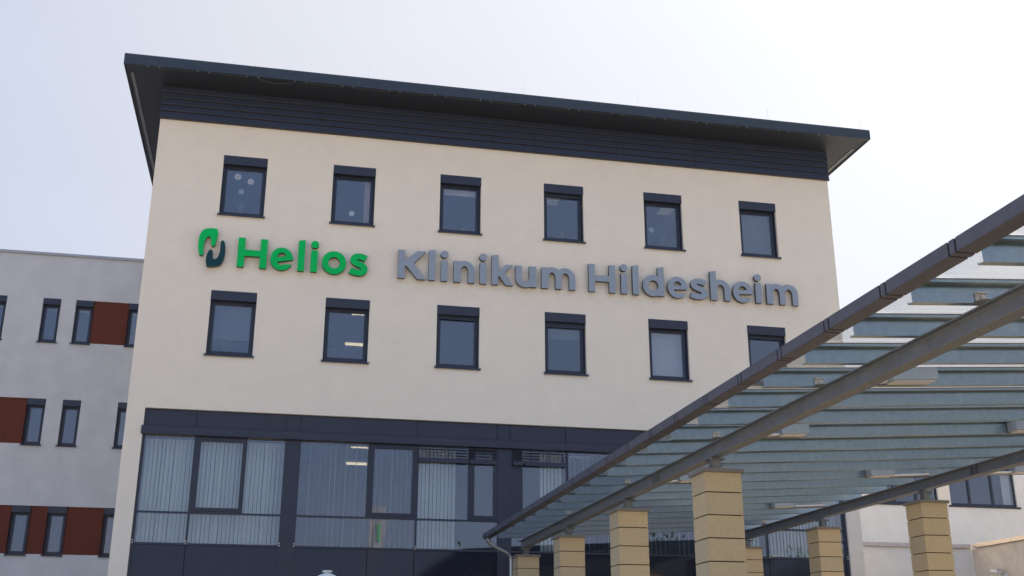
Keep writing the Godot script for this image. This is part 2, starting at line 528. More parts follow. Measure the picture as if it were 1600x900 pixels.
func curtain_wall(b: Node3D) -> void:
	var c := holder(b, "curtain_wall")
	var z := -0.09
	var A: Material = M.anthracite
	# fascia band above the glass
	var js := [-2.968, -1.87, 0.09, 0.40, 3.02, 4.91, 5.20, 6.53, 9.70, 10.02, 11.44, 13.468]
	box(c, "band_backing", M.joint_dark, -2.968, 13.468, 6.42, 7.036, -0.20, -0.30)
	for k in js.size() - 1:
		box(c, "band_panel", A, js[k] + 0.006, js[k + 1] - 0.006, 6.655, 7.034, -0.07, -0.1)
		box(c, "band_rib", A, js[k + 1] - 0.012, js[k + 1] + 0.004, 6.655, 7.034, -0.045, -0.068)
	var hs := start()
	add_prism(hs, PackedVector2Array([Vector2(-0.15, 6.46), Vector2(-0.15, 6.65), Vector2(0.02, 6.65), Vector2(0.035, 6.635), Vector2(0.035, 6.47), Vector2(0.025, 6.46)]), -3.0, 13.5)
	put(c, "blind_housing", hs.commit(), M.anthracite, Transform3D(Basis(Vector3(0, 0, 1), Vector3(0, 1, 0), Vector3(1, 0, 0)), Vector3.ZERO))
	# posts and mullions (x0, x1)
	for p in [[-2.968, -2.915], [0.08, 0.43], [4.90, 5.225], [9.70, 10.03], [13.40, 13.468]]:
		box(c, "post", A, p[0], p[1], 3.2, 6.459, z - 0.10, z + 0.03)
	box(c, "infill_panel", A, 5.228, 5.49, 4.825, 6.459, z - 0.05, z + 0.008)
	for x in [-1.87, 1.925, 3.03, 4.215, 6.525, 7.72, 8.66, 11.40]:
		box(c, "mullion", A, x, x + 0.05, 4.825, 6.459, z - 0.10, z + 0.022)
	for x in [-1.87, 3.03, 6.525, 11.40]:
		box(c, "mullion", A, x, x + 0.045, 4.165, 4.784, z - 0.10, z + 0.02)
	for y in [[4.785, 4.824], [4.118, 4.164]]:
		box(c, "transom", A, -2.914, 13.399, y[0], y[1], z - 0.098, z + 0.018)
	# point fixings at the lower transom
	for x in [-2.94, -1.85, 0.10, 0.41, 3.05, 4.93, 6.55, 9.74, 11.44, 13.43]:
		for y in [4.15, 4.20]:
			put(c, "bolt_cap", tube([Vector3(x, y, z + 0.01), Vector3(x, y, z + 0.055)], 0.014, 8), M.bare_metal)
	# upper panes and opening casements
	for p in [[-2.914, -1.871], [-0.735, 0.079], [0.431, 1.924], [3.081, 4.214], [5.491, 6.524], [6.576, 7.719], [8.711, 9.699], [10.031, 11.399], [11.451, 13.399]]:
		pane(c, p[0], p[1], 4.825, 6.459, z)
	for p in [[-1.82, -0.736], [1.976, 3.029], [4.266, 4.899], [7.771, 8.659]]:
		var st := start()
		add_frame(st, p[0], p[1], 4.826, 6.455, 0.045, z - 0.09, z + 0.02)
		add_frame(st, p[0] + 0.035, p[1] - 0.035, 4.86, 6.42, 0.06, z - 0.08, z + 0.035)
		put(c, "casement_frame", st.commit(), A)
		pane(c, p[0] + 0.09, p[1] - 0.09, 4.915, 6.365, z)
	for p in [[-2.914, -1.871], [-1.824, 0.079], [0.431, 3.029], [3.076, 4.899], [5.226, 6.524], [6.571, 9.699], [10.031, 11.399], [11.446, 13.399]]:
		pane(c, p[0], p[1], 4.165, 4.784, z)
	# spandrel panels and the glazed ground floor
	var sp := [-2.968, -1.85, 0.10, 0.41, 2.0, 3.03, 4.91, 5.22, 6.55, 8.2, 9.72, 10.03, 11.44, 13.468]
	box(c, "spandrel_backing", M.joint_dark, -2.968, 13.468, 3.2, 4.117, -0.20, -0.30)
	for k in sp.size() - 1:
		box(c, "spandrel_panel", M.spandrel_glass, sp[k] + 0.006, sp[k + 1] - 0.006, 3.22, 4.112, z - 0.02, z + 0.006)
		box(c, "ground_floor_pane", M.spandrel_glass, sp[k] + 0.02, sp[k + 1] - 0.02, 0.05, 3.18, z - 0.02, z)
	# raised slatted blinds
	for p in [[3.06, 4.22, 0.0], [4.23, 4.88, 0.0], [5.24, 5.50, 0.0], [5.51, 6.52, 0.0]]:
		var rb := holder(b, "slatted_blind")
		for k in 4:
			var y := 6.405 - k * 0.066
			put(rb, "slat", box_mesh(Vector3(p[1] - p[0] - 0.02, 0.004, 0.07)), A, Transform3D(Basis(Vector3(1, 0, 0), 0.25), Vector3((p[0] + p[1]) / 2, y, z + 0.075)))
		box(rb, "bottom_rail", A, p[0] + 0.01, p[1] - 0.01, 6.08, 6.175, z + 0.04, z + 0.11)
		for q in [0.2, 0.58]:
			var lx: float = p[0] + (p[1] - p[0]) * q
			box(rb, "lift_tape", A, lx, lx + 0.012, 6.17, 6.459, z + 0.072, z + 0.078)
	# vertical blinds: from, to, spacing, turn of the slats
	for v in [[-2.90, 0.06, 0.088, 0.46], [0.62, 3.0, 0.115, 1.42], [3.10, 4.02, 0.088, 0.42], [6.62, 9.6, 0.115, 1.38], [10.1, 11.3, 0.088, 0.35], [11.5, 13.3, 0.088, 0.38], [5.95, 6.5, 0.088, 0.3]]:
		var vb := holder(b, "vertical_blind")
		box(vb, "rail", M.white_plastic, v[0], v[1], 6.43, 6.455, -0.34, -0.30)
		var x: float = v[0] + 0.04
		while x < v[1]:
			var a: float = v[3] + rng.randfn() * 0.09
			put(vb, "slat", box_mesh(Vector3(0.080, 2.29, 0.0012)), M.blind_fabric, Transform3D(Basis(Vector3.UP, a), Vector3(x + rng.randfn() * 0.003, 5.28, -0.32)))
			x += v[2]

# ---------------------------------------------------------------- neighbouring wings
func left_wing() -> void:
	var zf := -12.4
	var b := thing("hospital_wing", Vector3(-12, 0, -17), "pale grey rendered wing with narrow windows and rust red panels behind the cream block", "building")
	var rows := [[13.243, [-15.6, -14.55, -13.5, -12.45, -10.75, -9.70, -8.02, -6.99, -5.30]], [9.857, [-15.6, -13.5, -12.45, -10.75, -9.70, -8.06, -6.99, -5.29]], [6.452, [-15.6, -14.55, -12.45, -10.75, -9.70, -8.06, -6.99, -5.32]]]
	var panels := [[[-6.43, -5.30], [-13.0, -12.45]], [[-9.14, -8.06], [-15.04, -13.5]], [[-9.14, -8.06], [-7.50, -6.99], [-6.43, -5.32]]]
	var holes := []
	for r in rows:
		for x in r[1]:
			holes.append([x, x + 0.56, r[0] - 1.51, r[0]])
	for r in 3:
		for p in panels[r]:
			holes.append([p[0], p[1], rows[r][0] - 1.47, rows[r][0]])
	put(b, "front_wall", wall_mesh(-22, -3.36, 0, 14.74, zf, 0.34, holes), M.stucco_grey)
	box(b, "side_wall", M.stucco_grey, -22, -21.7, 0, 14.74, zf - 0.342, -22)
	box(b, "rear_wall", M.stucco_grey, -22, -3.36, 0, 14.74, -22.002, -22.3)
	box(b, "roof_deck", M.concrete, -21.7, -3.36, 14.2, 14.4, zf - 0.35, -22)
	box(b, "coping", M.coping_grey, -22.06, -3.36, 14.742, 14.83, zf - 0.40, zf + 0.06)
	for y in [3.6, 7.1, 10.5]:
		box(b, "floor_slab", M.room_white, -21.69, -3.37, y, y + 0.3, zf - 0.36, -21.9)
	box(b, "corridor_wall", M.room_white, -21.69, -3.37, 0.05, 14.19, zf - 4.6, zf - 4.7)
	for r in 3:
		for x in rows[r][1]:
			window(b, x, 0.56, rows[r][0], 1.523, zf, 0.0, 0.20)
		for p in panels[r]:
			box(b, "facade_panel", M.red_panel, p[0] + 0.004, p[1] - 0.004, rows[r][0] - 1.465, rows[r][0] - 0.004, zf - 0.03, zf - 0.06)

func right_wing() -> void:
	var zf := -18.4
	var b := thing("hospital_wing", Vector3(28, 0, -24), "white rendered wing with ribbon windows seen behind the canopy columns", "building")
	var wins := [[24.75, 27.72, [25.70, 26.72]], [28.30, 31.50, [29.28, 30.40]], [33.2, 36.4, [34.2, 35.3]]]
	var holes := []
	for w in wins:
		holes.append([w[0], w[1], 8.36, 9.86])
	put(b, "front_wall", wall_mesh(13.9, 42, 0, 11.4, zf, 0.34, holes), M.stucco_white)
	box(b, "side_wall", M.stucco_white, 13.9, 14.2, 0, 11.4, zf - 0.342, -28)
	box(b, "side_wall", M.stucco_white, 41.7, 42, 0, 11.4, zf - 0.342, -28)
	box(b, "rear_wall", M.stucco_white, 13.9, 42, 0, 11.4, -28.002, -28.3)
	box(b, "roof_deck", M.concrete, 14.2, 41.7, 11.0, 11.2, zf - 0.35, -28)
	box(b, "coping", M.coping_grey, 13.85, 42.05, 11.402, 11.48, zf - 0.4, zf + 0.06)
	box(b, "floor_slab", M.room_white, 14.21, 41.69, 7.1, 7.4, zf - 0.36, -27.9)
	box(b, "corridor_wall", M.room_white, 14.21, 41.69, 0.05, 10.99, zf - 5.0, zf - 5.1)
	for w in wins:
		var n := holder(b, "ribbon_window")
		var st := start()
		add_frame(st, w[0], w[1], 8.38, 9.858, 0.07, zf - 0.16, zf - 0.08, 0.10)
		for m in w[2]:
			add_box(st, Vector3(m - 0.05, 8.48, zf - 0.158), Vector3(m + 0.05, 9.79, zf - 0.078))
		put(n, "frame", st.commit(), M.anthracite)
		var e := [w[0] + 0.07, w[2][0] - 0.05, w[2][0] + 0.05, w[2][1] - 0.05, w[2][1] + 0.05, w[1] - 0.07]
		for k in 3:
			pane(n, e[2 * k], e[2 * k + 1], 8.48, 9.79, zf - 0.11)
		box(n, "sill", M.anthracite, w[0] - 0.12, w[1] + 0.12, 8.30, 8.375, zf - 0.16, zf + 0.06)
	box(b, "roller_blind", M.blind_pale, 31.0, 31.4, 8.45, 9.8, zf - 0.25, zf - 0.26)
	box(b, "infill_panel", M.stucco_cream, 27.74, 28.28, 8.38, 9.858, zf + 0.002, zf + 0.02)

func annex() -> void:
	var b := thing("annex_building", Vector3(18, 0, -4), "low white annex with bare metal coping set at a corner beside the cream block", "building")
	box(b, "front_wall", M.stucco_white, 13.84, 18.09, 0, 4.69, -2.0, -2.3)
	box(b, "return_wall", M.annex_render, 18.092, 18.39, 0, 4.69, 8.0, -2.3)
	box(b, "end_wall", M.stucco_white, 18.392, 30, 0, 4.69, 8.0, 7.7)
	box(b, "roof_deck", M.concrete, 13.84, 18.39, 4.3, 4.5, -2.302, -18.3)
	box(b, "roof_deck", M.concrete, 18.392, 30, 4.3, 4.5, 7.698, -18.3)
	var prof := PackedVector2Array([Vector2(-0.06, 0.0), Vector2(-0.06, 0.10), Vector2(0.36, 0.075), Vector2(0.36, 0.0)])
	var st := start()
	add_prism(st, prof, 13.84, 18.03)
	put(b, "coping", st.commit(), M.coping_metal, Transform3D(Basis(Vector3(0, 0, -1), Vector3(0, 1, 0), Vector3(1, 0, 0)), Vector3(0, 4.695, -2.0)))
	var s2 := start()
	add_prism(s2, prof, -1.9, 8.05)
	put(b, "coping", s2.commit(), M.coping_metal, Transform3D(Basis(), Vector3(18.09, 4.697, 0)))
	# surveillance camera on the return wall
	var c := thing("security_camera", Vector3(18.09, 3.9, -0.9), "small white security camera on a bracket below the annex coping", "camera")
	put(c, "bracket", tube([Vector3(18.09, 3.88, -0.72), Vector3(17.93, 3.90, -0.78), Vector3(17.90, 3.97, -0.82)], 0.022, 8), M.white_plastic)
	put(c, "wall_plate", box_mesh(Vector3(0.03, 0.14, 0.12)), M.white_plastic, Transform3D(Basis(), Vector3(18.075, 3.88, -0.72)))
	put(c, "housing", tube([Vector3(17.90, 4.0, -0.72), Vector3(17.90, 4.03, -0.95), Vector3(17.90, 4.035, -0.99)], 0.065, 14), M.white_plastic)
	put(c, "hood", box_mesh(Vector3(0.15, 0.012, 0.36)), M.white_plastic, Transform3D(Basis(Vector3(1, 0, 0), 0.12), Vector3(17.90, 4.09, -0.84)))

# ---------------------------------------------------------------- entrance canopy
const SLOPE := 0.0598
const P0 := 18.80
const PS := 0.896

func deck(x: float) -> float:
	return 4.262 + SLOPE * (x - 5.23)

func canopy() -> void:
	var c := thing("entrance_canopy", Vector3(8, 0, 11), "glass roofed canopy of galvanised steel purlins with a dark gutter along its lower edge", "canopy")
	# main beams: rolled I sections
	for bm in [[5.23, 4.088, 1.0, 21.9], [10.25, 4.388, 1.2, 21.9], [14.9, 4.666, 8.4, 21.9]]:
		var x: float = bm[0]
		var y: float = bm[1]
		var h := 0.170
		var f := 0.072
		var t := 0.011
		var w := 0.006
		var p := PackedVector2Array([Vector2(-f, 0), Vector2(f, 0), Vector2(f, t), Vector2(w + 0.012, t), Vector2(w, t + 0.012), Vector2(w, h - t - 0.012), Vector2(w + 0.012, h - t), Vector2(f, h - t), Vector2(f, h), Vector2(-f, h), Vector2(-f, h - t), Vector2(-w - 0.012, h - t), Vector2(-w, h - t - 0.012), Vector2(-w, t + 0.012), Vector2(-w - 0.012, t), Vector2(-f, t)])
		put(c, "beam", prism(p, bm[2], bm[3]), M.galvanised_old, Transform3D(Basis(), Vector3(x, y, 0)))
		for zz in [10.12, 10.02]:
			if zz > bm[2]:
				box(c, "stiffener", M.galvanised_old, x - f, x - 0.007, y + 0.012, y + h - 0.012, zz, zz + 0.01)
	# Z purlins
	var prof := PackedVector2Array([Vector2(0.07, 0), Vector2(0.07, 0.02), Vector2(0.066, 0.02), Vector2(0.066, 0.004), Vector2(0.004, 0.004), Vector2(0.004, 0.16), Vector2(-0.07, 0.16), Vector2(-0.07, 0.142), Vector2(-0.066, 0.142), Vector2(-0.066, 0.156), Vector2(0, 0.156), Vector2(0, 0)])
	var tilt := Basis(Vector3(0, 0, 1), atan(SLOPE))
	for i in range(-3, 20):
		var z := P0 - PS * i
		var x0 := 4.56
		var x1 := 15.7 if i <= 11 else 10.46
		var L := (x1 - x0) / cos(atan(SLOPE))
		put(c, "purlin", prism(prof, 0, L), M.galvanised, Transform3D(tilt * Basis(Vector3(0, 0, -1), Vector3(0, 1, 0), Vector3(1, 0, 0)), Vector3(x0, deck(x0), z)))
		# roof panes between this purlin and the next
		if i < 19:
			var nx := 5 if i <= 10 else 3
			for k in nx:
				var a := 4.40 + (x1 + 0.06 - 4.40) * k / nx
				var bb := 4.40 + (x1 + 0.06 - 4.40) * (k + 1) / nx - 0.012
				var mx := (a + bb) / 2.0
				put(c, "roof_pane", box_mesh(Vector3(bb - a, 0.012, PS - 0.014)), M.roof_glass, Transform3D(tilt, Vector3(mx, deck(mx) + 0.185, z - PS / 2.0)))
		var gb := start()
		add_box(gb, Vector3(0, 0, 0.004), Vector3(L, 0.016, 0.06))
		put(c, "glazing_bar", gb.commit(), M.cap_stone, Transform3D(tilt, Vector3(x0 - 0.1, deck(x0 - 0.1) + 0.161, z + 0.0)))
	# box gutter in lengths with cover strips
	for i in range(-3, 20):
		var z := P0 + 0.07 - PS * i
		var zn := z - PS
		if i == 19:
			zn = 1.62
		var gp := PackedVector2Array([Vector2(4.262, 4.222), Vector2(4.268, 4.216), Vector2(4.408, 4.216), Vector2(4.408, 4.325), Vector2(4.402, 4.325), Vector2(4.402, 4.222), Vector2(4.268, 4.222), Vector2(4.268, 4.312), Vector2(4.28, 4.312), Vector2(4.28, 4.318), Vector2(4.262, 4.318)])
		put(c, "gutter", prism(gp, zn + 0.080, z - 0.021), M.gutter_sheet)
		if i < 19:
			put(c, "gutter_joint", prism(gp, zn + 0.0, zn + 0.059), M.gutter_sheet)
	put(c, "gutter_core", box_mesh(Vector3(0.130, 0.087, 20.0)), M.joint_dark, Transform3D(Basis(), Vector3(4.335, 4.2675, 11.66)))
	box(c, "gutter_end", M.gutter_sheet, 4.262, 4.408, 4.217, 4.318, 1.62, 1.648)
	put(c, "downpipe", tube([Vector3(4.335, 4.23, 1.75), Vector3(4.345, 4.17, 1.74), Vector3(4.42, 4.09, 1.72), Vector3(4.78, 3.93, 1.66), Vector3(4.85, 3.87, 1.65), Vector3(4.862, 3.78, 1.65), Vector3(4.862, 0.0, 1.65)], 0.036, 12), M.galvanised)
	# clips that hold the purlins on the beams
	for q in [[5.13, [1, 4, 7, 11, 15]], [10.12, [7, 11, 15, 18]]]:
		for i in q[1]:
			var z: float = P0 - PS * i
			var st := start()
			add_box(st, Vector3(-0.04, 0.0, 0.004), Vector3(0.05, 0.006, 0.07))
			add_box(st, Vector3(-0.04, 0.006, 0.004), Vector3(0.05, 0.064, 0.010))
			add_box(st, Vector3(-0.04, 0.056, 0.010), Vector3(0.05, 0.064, 0.045))
			add_tube(st, [Vector3(0.005, 0.03, 0.01), Vector3(0.005, 0.03, 0.035)], [0.012, 0.012], 6)
			put(c, "purlin_clip", st.commit(), M.bare_metal, Transform3D(tilt, Vector3(q[0], deck(q[0]) + 0.012, z)))

func strip_light(i: int, x0: float, x1: float, tray: float, label: String) -> void:
	var z := P0 - PS * i
	var xm := (x0 + x1) / 2.0
	var t := thing("strip_light", Vector3(xm, deck(xm), z + 0.1), label, "light fitting", "light boxes fixed to the canopy purlins")
	var tilt := Basis(Vector3(0, 0, 1), atan(SLOPE))
	var st := start()
	var w := x1 - x0
	add_prism(st, PackedVector2Array([Vector2(-w / 2, 0.015), Vector2(w / 2, 0.015), Vector2(w / 2, 0.135), Vector2(-w / 2, 0.135)]), 0.01, 0.20)
	put(t, "housing", st.commit(), M.galvanised_light, Transform3D(tilt, Vector3(xm, deck(xm), z)))
	put(t, "diffuser", box_mesh(Vector3(w - 0.06, 0.012, 0.15)), M.white_plastic, Transform3D(tilt, Vector3(xm, deck(xm) + 0.007, z + 0.105)))
	var a := minf(x0, tray)
	var b := maxf(x1, tray)
	var c0 := a if tray < x0 else x1
	var c1 := x0 if tray < x0 else b
	var cm := (c0 + c1) / 2.0
	put(t, "cable_tray", box_mesh(Vector3(c1 - c0 - 0.004, 0.025, 0.09)), M.white_plastic, Transform3D(tilt, Vector3(cm, deck(cm) + 0.025, z + 0.07)))

func column(x: float, zf: float, top: float, label: String, row: String) -> void:
	var W := 0.46
	var t := thing("canopy_column", Vector3(x + W / 2, 0, zf - W / 2), label, "column", row)
	t.set_meta("kind", "thing")
	var z1 := zf
	var z0 := zf - W
	box(t, "core", M.joint_dark, x + 0.02, x + W - 0.02, 0, top - 0.004, z0 + 0.02, z1 - 0.02)
	var y := top
	var k := 0
	var mats := [M.ochre_tile_a, M.ochre_tile_b, M.ochre_tile_c]
	while y > 0.05:
		var h := 0.245 if k == 0 else 0.27
		var y0 := maxf(y - h + 0.014, 0.0)
		box(t, "tile", mats[rng.randi() % 3], x, x + W, y0, y, z1 - 0.019, z1)
		box(t, "tile", mats[rng.randi() % 3], x, x + W, y0, y, z0, z0 + 0.019)
		box(t, "tile", mats[rng.randi() % 3], x, x + 0.019, y0, y, z0 + 0.022, z1 - 0.022)
		box(t, "tile", mats[rng.randi() % 3], x + W - 0.019, x + W, y0, y, z0 + 0.022, z1 - 0.022)
		y -= h
		k += 1
	var cap := start()
	add_box(cap, Vector3(x - 0.03, top + 0.002, z0 - 0.03), Vector3(x + W + 0.03, top + 0.045, z1 + 0.03))
	put(t, "cap_plate", cap.commit(), M.cap_stone)
	var ped := start()
	var cx := x + W / 2
	var cz := zf - W / 2
	add_box(ped, Vector3(cx - 0.055, top + 0.046, cz - 0.055), Vector3(cx + 0.055, top + 0.19, cz + 0.055))
	add_box(ped, Vector3(cx - 0.065, top + 0.105, cz - 0.065), Vector3(cx + 0.065, top + 0.12, cz + 0.065))
	add_box(ped, Vector3(cx - 0.10, top + 0.191, cz - 0.09), Vector3(cx + 0.10, top + 0.205, cz + 0.09))
	for s in [-1, 1]:
		for q in [-1, 1]:
			add_box(ped, Vector3(cx + s * 0.08 - 0.012, top + 0.17, cz + q * 0.07 - 0.012), Vector3(cx + s * 0.08 + 0.012, top + 0.1905, cz + q * 0.07 + 0.012))
	put(t, "pedestal", ped.commit(), M.galvanised_old)

func columns() -> void:
	var g := "ochre tiled columns under the canopy"
	var zs := [12.43, 8.865, 5.28, 1.67]
	var nl := ["tall ochre tiled column nearest the viewer in the row beside the gutter", "second ochre tiled column from the viewer in the row beside the gutter", "third ochre tiled column from the viewer in the row beside the gutter", "ochre tiled column next to the downpipe by the dark glazing"]
	for k in 4:
		column(5.0, zs[k], 3.872, nl[k], g)
	var nr := ["ochre tiled column in front of the white wing with ribbon windows", "ochre tiled column in front of the cream block's glazed corner", "ochre tiled column half hidden behind the tallest column"]
	for k in 3:
		column(10.02, zs[k + 1], 4.155, nr[k], g)
	column(5.0, 19.9, 3.872, "ochre tiled column under the canopy's street end beside the gutter", g)
	column(10.02, 12.43, 4.155, "ochre tiled column of the inner row where the canopy widens", g)
	column(10.02, 19.9, 4.155, "ochre tiled column of the inner row at the canopy's street end", g)
	column(14.67, 12.43, 4.44, "ochre tiled column under the widened side of the canopy", g)
	column(14.67, 19.9, 4.44, "ochre tiled column at the outer street corner of the canopy", g)

# ---------------------------------------------------------------- lettering
func arc(cx: float, cy: float, rx: float, ry: float, a0: float, a1: float, n := 28) -> PackedVector2Array:
	var p := PackedVector2Array()
	for k in n + 1:
		var a := deg_to_rad(lerpf(a0, a1, k / float(n)))
		p.append(Vector2(cx + rx * cos(a), cy + ry * sin(a)))
	return p

func ell(cx: float, cy: float, rx: float, ry: float) -> PackedVector2Array:
	var p := arc(cx, cy, rx, ry, 0, 360, 56)
	p.remove_at(p.size() - 1)
	return p

func rect(x0: float, y0: float, x1: float, y1: float) -> PackedVector2Array:
	return PackedVector2Array([Vector2(x0, y0), Vector2(x1, y0), Vector2(x1, y1), Vector2(x0, y1)])

func smooth(pts: Array, n := 8) -> PackedVector2Array:
	var out := PackedVector2Array()
	for k in pts.size() - 1:
		var p0: Vector2 = pts[maxi(k - 1, 0)]
		var p1: Vector2 = pts[k]
		var p2: Vector2 = pts[k + 1]
		var p3: Vector2 = pts[mini(k + 2, pts.size() - 1)]
		for s in n:
			out.append(p1.cubic_interpolate(p2, p0, p3, s / float(n)))
	out.append(pts[-1])
	return out

func stroke(line: PackedVector2Array, w: float) -> PackedVector2Array:
	var l := PackedVector2Array()
	var r := PackedVector2Array()
	for k in line.size():
		var t := (line[mini(k + 1, line.size() - 1)] - line[maxi(k - 1, 0)]).normalized()
		var n := Vector2(-t.y, t.x) * w / 2.0
		l.append(line[k] + n)
		r.append(line[k] - n)
	r.reverse()
	l.append_array(r)
	return l

func asc(x: float, w: float) -> PackedVector2Array:
	return PackedVector2Array([Vector2(x, 0), Vector2(x + w, 0), Vector2(x + w, 0.775), Vector2(x, 0.745)])

# arch of n, h, m: an outer shape less an inner one
func arch(x0: float, x1: float, s: float) -> Array:
	var o := arc((x0 + x1) / 2.0, 0.30, (x1 - x0) / 2.0, 0.248, 180, 0)
	o.append(Vector2(x1, 0))
	o.append(Vector2(x0, 0))
	var i := arc((x0 + x1) / 2.0, 0.27, (x1 - x0) / 2.0 - s, 0.145, 180, 0)
	i.append(Vector2(x1 - s, -0.1))
	i.append(Vector2(x0 + s, -0.1))
	return [["+", o], ["-", i]]

# returns [operations, cut lines]
func glyph(ch: String, w: float, green: bool) -> Array:
	var s := 0.156
	match ch:
		"H":
			return [[["+", rect(0, 0, s, 0.715)], ["+", rect(w - s, 0, w, 0.715)], ["+", rect(s - 0.02, 0.275, w - s + 0.02, 0.425)]], []]
		"l":
			return [[["+", asc(0, s)]], []]
		"i":
			return [[["+", rect(0, 0, s, 0.53)], ["+", ell(s / 2.0, 0.68, 0.092, 0.092)]], []]
		"o":
			return [[["+", ell(w / 2, 0.262, w / 2, 0.283)], ["-", ell(w / 2, 0.262, w / 2 - 0.147, 0.14)]], [w / 2]]
		"e":
			var c := Vector2(w / 2, 0.262)
			var up := 0.20 if green else 0.05
			var d := Vector2(cos(up), sin(up))
			var n := Vector2(-d.y, d.x)
			var q := c - n * 0.055
			var mouth := PackedVector2Array([q - d * (w * 0.20), q + d * w, q + d * w - n * 0.055 + Vector2(0, -0.06), q + d * 0.16 - n * 0.105, q - d * (w * 0.12) - n * 0.07])
			var bar := PackedVector2Array([q - d * (w * 0.36), q + d * (w * 0.47), q + d * (w * 0.455) + n * 0.105, q - d * (w * 0.36) + n * 0.105])
			return [[["+", ell(c.x, c.y, w / 2, 0.28)], ["-", ell(c.x, c.y + 0.0, w / 2 - 0.146, 0.158)], ["-", mouth], ["+", Geometry2D.intersect_polygons(bar, ell(c.x, c.y, w / 2, 0.28))[0]]], [w / 2 - 0.005]]
		"s":
			var k := w / 0.445
			var pts := []
			for p in [[0.388, 0.413], [0.325, 0.446], [0.235, 0.464], [0.140, 0.443], [0.097, 0.372], [0.135, 0.312], [0.2175, 0.275], [0.3075, 0.236], [0.362, 0.165], [0.325, 0.085], [0.2325, 0.056], [0.125, 0.068], [0.025, 0.108]]:
				pts.append(Vector2(p[0] * k, p[1]))
			return [[["+", stroke(smooth(pts), 0.146)]], []]
		"n":
			var ops := arch(0.02, w, 0.152)
			ops.append(["+", rect(0, 0, s, 0.53)])
			return [ops, []]
		"h":
			var ops := arch(0.02, w, 0.152)
			ops.append(["+", asc(0, s)])
			return [ops, []]
		"m":
			var mid := w / 2 + 0.078
			var left := start_list(arch(0.02, mid, 0.152))
			var right := start_list(arch(mid - 0.152, w, 0.152))
			return [[["u", left], ["u", right], ["+", rect(0, 0, s, 0.53)]], []]
		"u":
			var ops := []
			for op in arch(0.02, w, 0.152):
				var q := PackedVector2Array()
				for v in op[1]:
					q.append(Vector2(w - v.x, 0.53 - v.y))
				ops.append([op[0], q])
			ops.append(["+", rect(w - s, 0, w, 0.53)])
			return [ops, []]
		"d":
			return [[["+", ell(0.27, 0.262, 0.27, 0.28)], ["-", ell(0.275, 0.262, 0.128, 0.14)], ["+", asc(w - s, s)]], [0.275]]
		"k":
			return [[["+", asc(0, s)], ["+", PackedVector2Array([Vector2(s - 0.02, 0.215), Vector2(0.20, 0.215), Vector2(w * 0.99, 0.53), Vector2(w * 0.66, 0.53), Vector2(s - 0.02, 0.30)])], ["+", PackedVector2Array([Vector2(0.16, 0.25), Vector2(w * 0.66, 0), Vector2(w, 0), Vector2(w * 0.60, 0.32), Vector2(0.30, 0.36)])]], []]
		"K":
			return [[["+", rect(0, 0, s, 0.715)], ["+", PackedVector2Array([Vector2(s - 0.02, 0.31), Vector2(0.30, 0.31), Vector2(w, 0.715), Vector2(w * 0.71, 0.715), Vector2(s - 0.02, 0.44)])], ["+", PackedVector2Array([Vector2(0.17, 0.34), Vector2(w * 0.70, 0), Vector2(w, 0), Vector2(w * 0.555, 0.405), Vector2(0.30, 0.45)])]], []]
	return [[], []]

func start_list(ops: Array) -> Array:
	var cur := []
	for op in ops:
		cur = apply_op(cur, op)
	return cur

func apply_op(cur: Array, op: Array) -> Array:
	if op[0] == "u":
		for q in op[1]:
			cur = apply_op(cur, ["+", q])
		return cur
	var p: PackedVector2Array = ccw((op[1] as PackedVector2Array).duplicate())
	var next := []
	if op[0] == "-":
		for c in cur:
			next.append_array(Geometry2D.clip_polygons(c, p))
		return next
	var acc := p
	for c in cur:
		var m := Geometry2D.merge_polygons(acc, c)
		if m.size() == 1:
			acc = m[0]
		else:
			next.append(c)
	next.append(acc)
	return next

func glyph_polys(ops: Array, cuts: Array, w: float) -> Array:
	var out := []
	var edges := [-1.0]
	edges.append_array(cuts)
	edges.append(w + 1.0)
	for k in edges.size() - 1:
		var strip := rect(edges[k], -1.0, edges[k + 1], 2.0)
		var cur := []
		for op in ops:
			if op[0] == "u":
				for q in op[1]:
					for piece in Geometry2D.intersect_polygons(ccw(q), strip):
						cur = apply_op(cur, ["+", piece])
			elif op[0] == "+":
				for piece in Geometry2D.intersect_polygons(ccw(op[1]), strip):
					cur = apply_op(cur, ["+", piece])
			else:
				cur = apply_op(cur, op)
		out.append_array(cur)
	return out

func letter_mesh(polys: Array, cuts: Array, face: Material, edge: Material) -> ArrayMesh:
	var st := start()
	for p in polys:
		if p.size() >= 3:
			add_prism(st, p, -0.045, 0.041, cuts)
	st.set_material(edge)
	var m := st.commit()
	var fs := start()
	for p in polys:
		if p.size() >= 3:
			add_prism(fs, p, 0.0412, 0.046, cuts)
	fs.set_material(face)
	return fs.commit(m)

